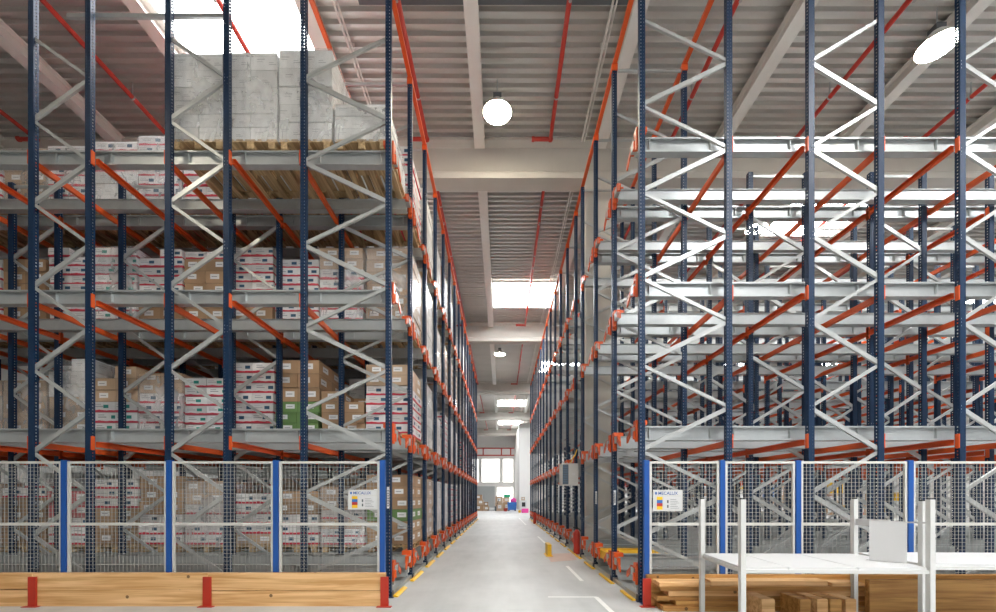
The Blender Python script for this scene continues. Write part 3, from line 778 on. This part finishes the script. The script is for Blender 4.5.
# ------------------------------------------------------------------ services under the roof
PIPX = [-11.4,-8.1,-5.0,-1.83,1.2,4.17,7.2,10.3,13.4]
NEARP = ['tenth']
cnt = 0
for bi, (a, b) in enumerate(SPANS[1:6]):
    for i, x in enumerate(PIPX):
        if bi > 0 and x < -3: continue
        z = H-.33; yb = b-.32; mb = MB()
        mb.cyl((x,a+.4,z), (x,yb,z), .048, 10); mb.cyl((x,yb-.02,z),(x,yb+.03,z),.062,10)
        mb.cyl((x,yb,z), (x-.42,yb,z-.0), .048, 10); mb.cyl((x-.40,yb,z),(x-.46,yb,z),.06,10)
        o = put('sprinkler_pipe', mb.mesh('sprinkler_pipe', M['red']))
        tag(o, 'red sprinkler pipe under %s roof bay, %s counting from full rack side' % (ORD[bi], ORD[i] if bi == 0 else ORD[i-3]), 'pipe', 'red sprinkler pipes under the roof')
        hg = MB(); y = a+1.5
        while y < b-.5: hg.box(x-.008,x+.008,y-.012,y+.012,z+.04,H+.0); hg.cyl((x,y-.014,z),(x,y+.014,z),.056,10); y += 2.6
        put('pipe_hanger', hg.mesh('pipe_hanger', M['galv']), (0,0,0), o)
        sp_ = MB(); y = a+2.2
        while y < b-1: sp_.cyl((x,y,z-.04),(x,y,z-.12),.014,8).cyl((x,y,z-.12),(x,y,z-.125),.03,8); y += 2.6
        put('sprinkler_head', sp_.mesh('sprinkler_head', M['galv']), (0,0,0), o)
for bi, (a, b) in enumerate(SPANS[1:5]):
    for nm, x in (('beside the full rack', -3.05), ('beside the empty rack', 2.02)):
        mb = MB().cyl((x,a+.02,H-.13),(x,b-.02,H-.13),.022,8).cyl((x+.07,a+.02,H-.13),(x+.07,b-.02,H-.13),.016,8)
        y = a+1
        while y < b: mb.box(x-.04,x+.10,y-.015,y+.015,H-.11,H-.004); y += 1.5
        tag(put('hanging_conduit', mb.mesh('cable_conduit', M['purlin'])), 'thin grey cable conduit under the %s roof bay %s' % (ORD[bi], nm), 'conduit', 'grey conduits under the roof')
def lamp(x, y, label, z=9.88):
    t = thing('pendant_lamp', label, 'lamp', (x, y, z), 'hanging high bay lamps')
    smooth(part('reflector', MB().lathe((0,0,0), [(.31,0),(.30,.03),(.20,.16),(.12,.24),(.10,.24),(.0,.24)], 24), M['greywhite'], t))
    part('lens', MB().lathe((0,0,-.004), [(0,-.06),(.16,-.055),(.25,-.025),(.302,0),(0,.004)], 24), M['lamp'], t)
    part('driver_box', MB().box(-.09,.09,-.09,.09,.24,.36), M['dkgrey'], t)
    part('rod', MB().cyl((0,0,.36),(0,0,H-z),.012,8), M['galv'], t)
lamp(-.09, 9.2, 'glowing high bay lamp hanging under the first roof bay over the aisle')
lamp(8.1, 7.85, 'glowing high bay lamp under the first roof bay above the empty rack')
lamp(-.1, 24.8, 'glowing high bay lamp far down over the aisle, third roof bay')
lamp(7.97, 13.2, 'glowing high bay lamp in the second roof bay seen through the empty rack')
lamp(-.1, 1.5, 'added unseen high bay lamp over the open floor before the fences, above the viewer')  # this lamp and the two below are unseen, added as extra light sources
lamp(8.0, 1.5, 'added unseen high bay lamp over the open floor on the empty rack side')
lamp(-8.0, 1.5, 'added unseen high bay lamp over the open floor on the full rack side')

# ------------------------------------------------------------------ goods at the far end of the aisle
def cbox(x, y, w, d, h, mat, label, z=0, name='carton', cat='carton', rz=0):
    o = put(name, MB().box(-w/2,w/2,-d/2,d/2,0,h).mesh(name, M[mat]), (x,y,z), rz=rz)
    return tag(o, label, cat, 'goods at the end of the aisle')
def fx(px, Y): return (px-501.5)*Y/F
Y = 46.0
cbox(fx(479.5,Y),Y,.9,.8,.65,'c_brown','brown carton at the foot of the stack by the full rack end')
cbox(fx(480,Y),Y,.8,.8,.55,'c_tan','tan carton in the middle of the stack by the full rack end',.65)
cbox(fx(479,Y),Y,.7,.7,.55,'c_brown','brown carton topping the stack by the full rack end',1.2)
cbox(fx(486,Y),Y+.3,.7,.7,.5,'c_tan','low tan carton beside the stack at the full rack end')
cbox(fx(485.5,Y),Y+.3,.6,.6,.45,'c_brown','small brown carton on the low tan one',.5)
cbox(fx(499,Y),Y,.85,.8,.8,'c_tan','large tan carton at the foot of the middle stack')
cbox(fx(499,Y),Y,.8,.8,.75,'c_tan','large tan carton on top of the middle stack',.8)
cbox(fx(506,Y),Y+.2,.7,.8,.9,'c_brown','brown carton beside the middle stack below the green tub')
cbox(fx(506,Y),Y+.2,.7,.7,.55,'c_tan','tan carton carrying the green tub',.9)
tb_ = tag(put('storage_tub', MB().prism([(-.38,.30),(-.42,.34),(.42,.34),(.38,.30),(.33,0),(-.33,0)],'y',-.3,.3).mesh('storage_tub', M['green']), (fx(507,Y),Y+.2,1.45)), 'green plastic tub on top of the cartons', 'tub', 'goods at the end of the aisle')
bn = thing('wheeled_bin', 'blue wheeled bin among the goods at the aisle end', 'bin', (fx(512,Y-1),Y-1,0))
part('bin_body', MB().hexa([(-.42,-.4,.12),(.42,-.4,.12),(.42,.4,.12),(-.42,.4,.12),(-.5,-.46,.95),(.5,-.46,.95),(.5,.46,.95),(-.5,.46,.95)]), M['bluebin'], bn)
for a in (-.33,.33):
    for c in (-.3,.3): part('wheel', MB().cyl((a,c-.03,.07),(a,c+.03,.07),.07,10), M['black'], bn)
tag(put('bag', MB().lathe((0,0,0),[(.0,0),(.28,0),(.33,.15),(.27,.35),(.12,.45),(0,.47)],12).mesh('bag', M['pink']), (fx(513.5,Y-1),Y-1,.951-.0)), 'pink bag lying on top of the blue bin', 'bag')
tag(put('bucket', MB().lathe((0,0,0),[(0,0),(.16,0),(.20,.32),(.17,.32),(.15,.03),(0,.03)],14).mesh('bucket', M['red']), (fx(505.5,Y-2),Y-2,0)), 'small red bucket on the floor beside the blue bin', 'bucket')
hp = thing('pallet_truck', 'dark hand pallet truck leaning between the carton stacks', 'pallet truck', (fx(492,Y),Y-.6,0))
part('fork', MB().box(-.5,.35,-.26,-.12,.06,.13).box(-.5,.35,.12,.26,.06,.13), M['dkgrey'], hp)
part('pump_body', MB().box(.3,.5,-.2,.2,.1,.5), M['dkgrey'], hp)
part('handle', MB().bar((.45,0,.4),(.75,0,1.25),.05,.05).bar((.75,-.18,1.25),(.75,.18,1.25),.05,.05,(1,0,0)), M['black'], hp)
for c in (-.12,.12): part('wheel', MB().cyl((.42,c-.03,.09),(.42,c+.03,.09),.09,12), M['black'], hp)
o = tag(put('pallet', PAL, (fx(522.5,Y-.5),Y-1.6,0)), 'bare wooden pallet under the white machine at the aisle end', 'pallet')
mc = thing('stretch_wrapper', 'small white machine with dark window on the pallet at the aisle end', 'machine', (fx(522.5,Y-.5),Y-1.6,.144))
part('machine_body', MB().box(-.34,.34,-.4,.4,0,1.0), M['white'], mc); part('machine_window', MB().box(-.14,.22,-.41,-.4,.35,.8), M['black'], mc); part('machine_head', MB().box(-.18,.18,-.2,.2,1.0,1.35), M['c_tan'], mc)
cbox(fx(525,40),40.0,.62,.6,.40,'pink','bright pink crate on the floor close to the empty rack end',0,'crate','crate')
cbox(fx(519.5,40.5),40.5,.22,.3,.22,'yellow','small yellow crate beside the pink crate',0,'crate','crate')
# coloured goods seen far behind the empty rack
rg = random.Random(11)
cols = ['c_tan','c_brown','yellow','c_red','c_tan','orange','bluebin','c_grey']
i = 0
for k in range(30):
    x = 10.5 + k*.80; mt = cols[rg.randrange(8)]; h = rg.uniform(.7,1.3); yy = 35.5+rg.uniform(-.1,.1)
    for lv_ in range(rg.choice((1,2,2,3))):
        cbox(x, yy, .72, .8, h*.95, mt, '%s stacked behind the empty rack, %s row spot near the far wall' % ('goods carton', ORD[k % 18] + (' outer' if k > 17 else ' inner') + (', floor' if lv_ == 0 else ', middle' if lv_ == 1 else ', topmost')), lv_*h*.95+.0)['group'] = 'goods stacked behind the empty rack'
        mt = cols[rg.randrange(8)]

# ------------------------------------------------------------------ world, camera, view
w = bpy.data.worlds.new('World'); sc.world = w; w.use_nodes = True
bg = w.node_tree.nodes['Background']; bg.inputs[0].default_value = (.95,.97,1,1); bg.inputs[1].default_value = .45
cam = bpy.data.cameras.new('camera'); co = bpy.data.objects.new('camera', cam); COL.objects.link(co); sc.camera = co
co.location = (0,0,CAMZ); co.rotation_euler = (math.pi/2,0,0)
cam.sensor_fit = 'HORIZONTAL'; cam.sensor_width = 36; cam.lens = 36*F/996
cam.shift_x = (498-501.5)/996; cam.shift_y = (497-306)/996
cam.clip_end = 200; cam.clip_start = .05
vs = sc.view_settings; vs.view_transform = 'Standard'; vs.look = 'None'; vs.exposure = .66; vs.gamma = 1; vs.use_curve_mapping = False
sc.cycles.max_bounces = 8; sc.cycles.diffuse_bounces = 5; sc.cycles.transparent_max_bounces = 12
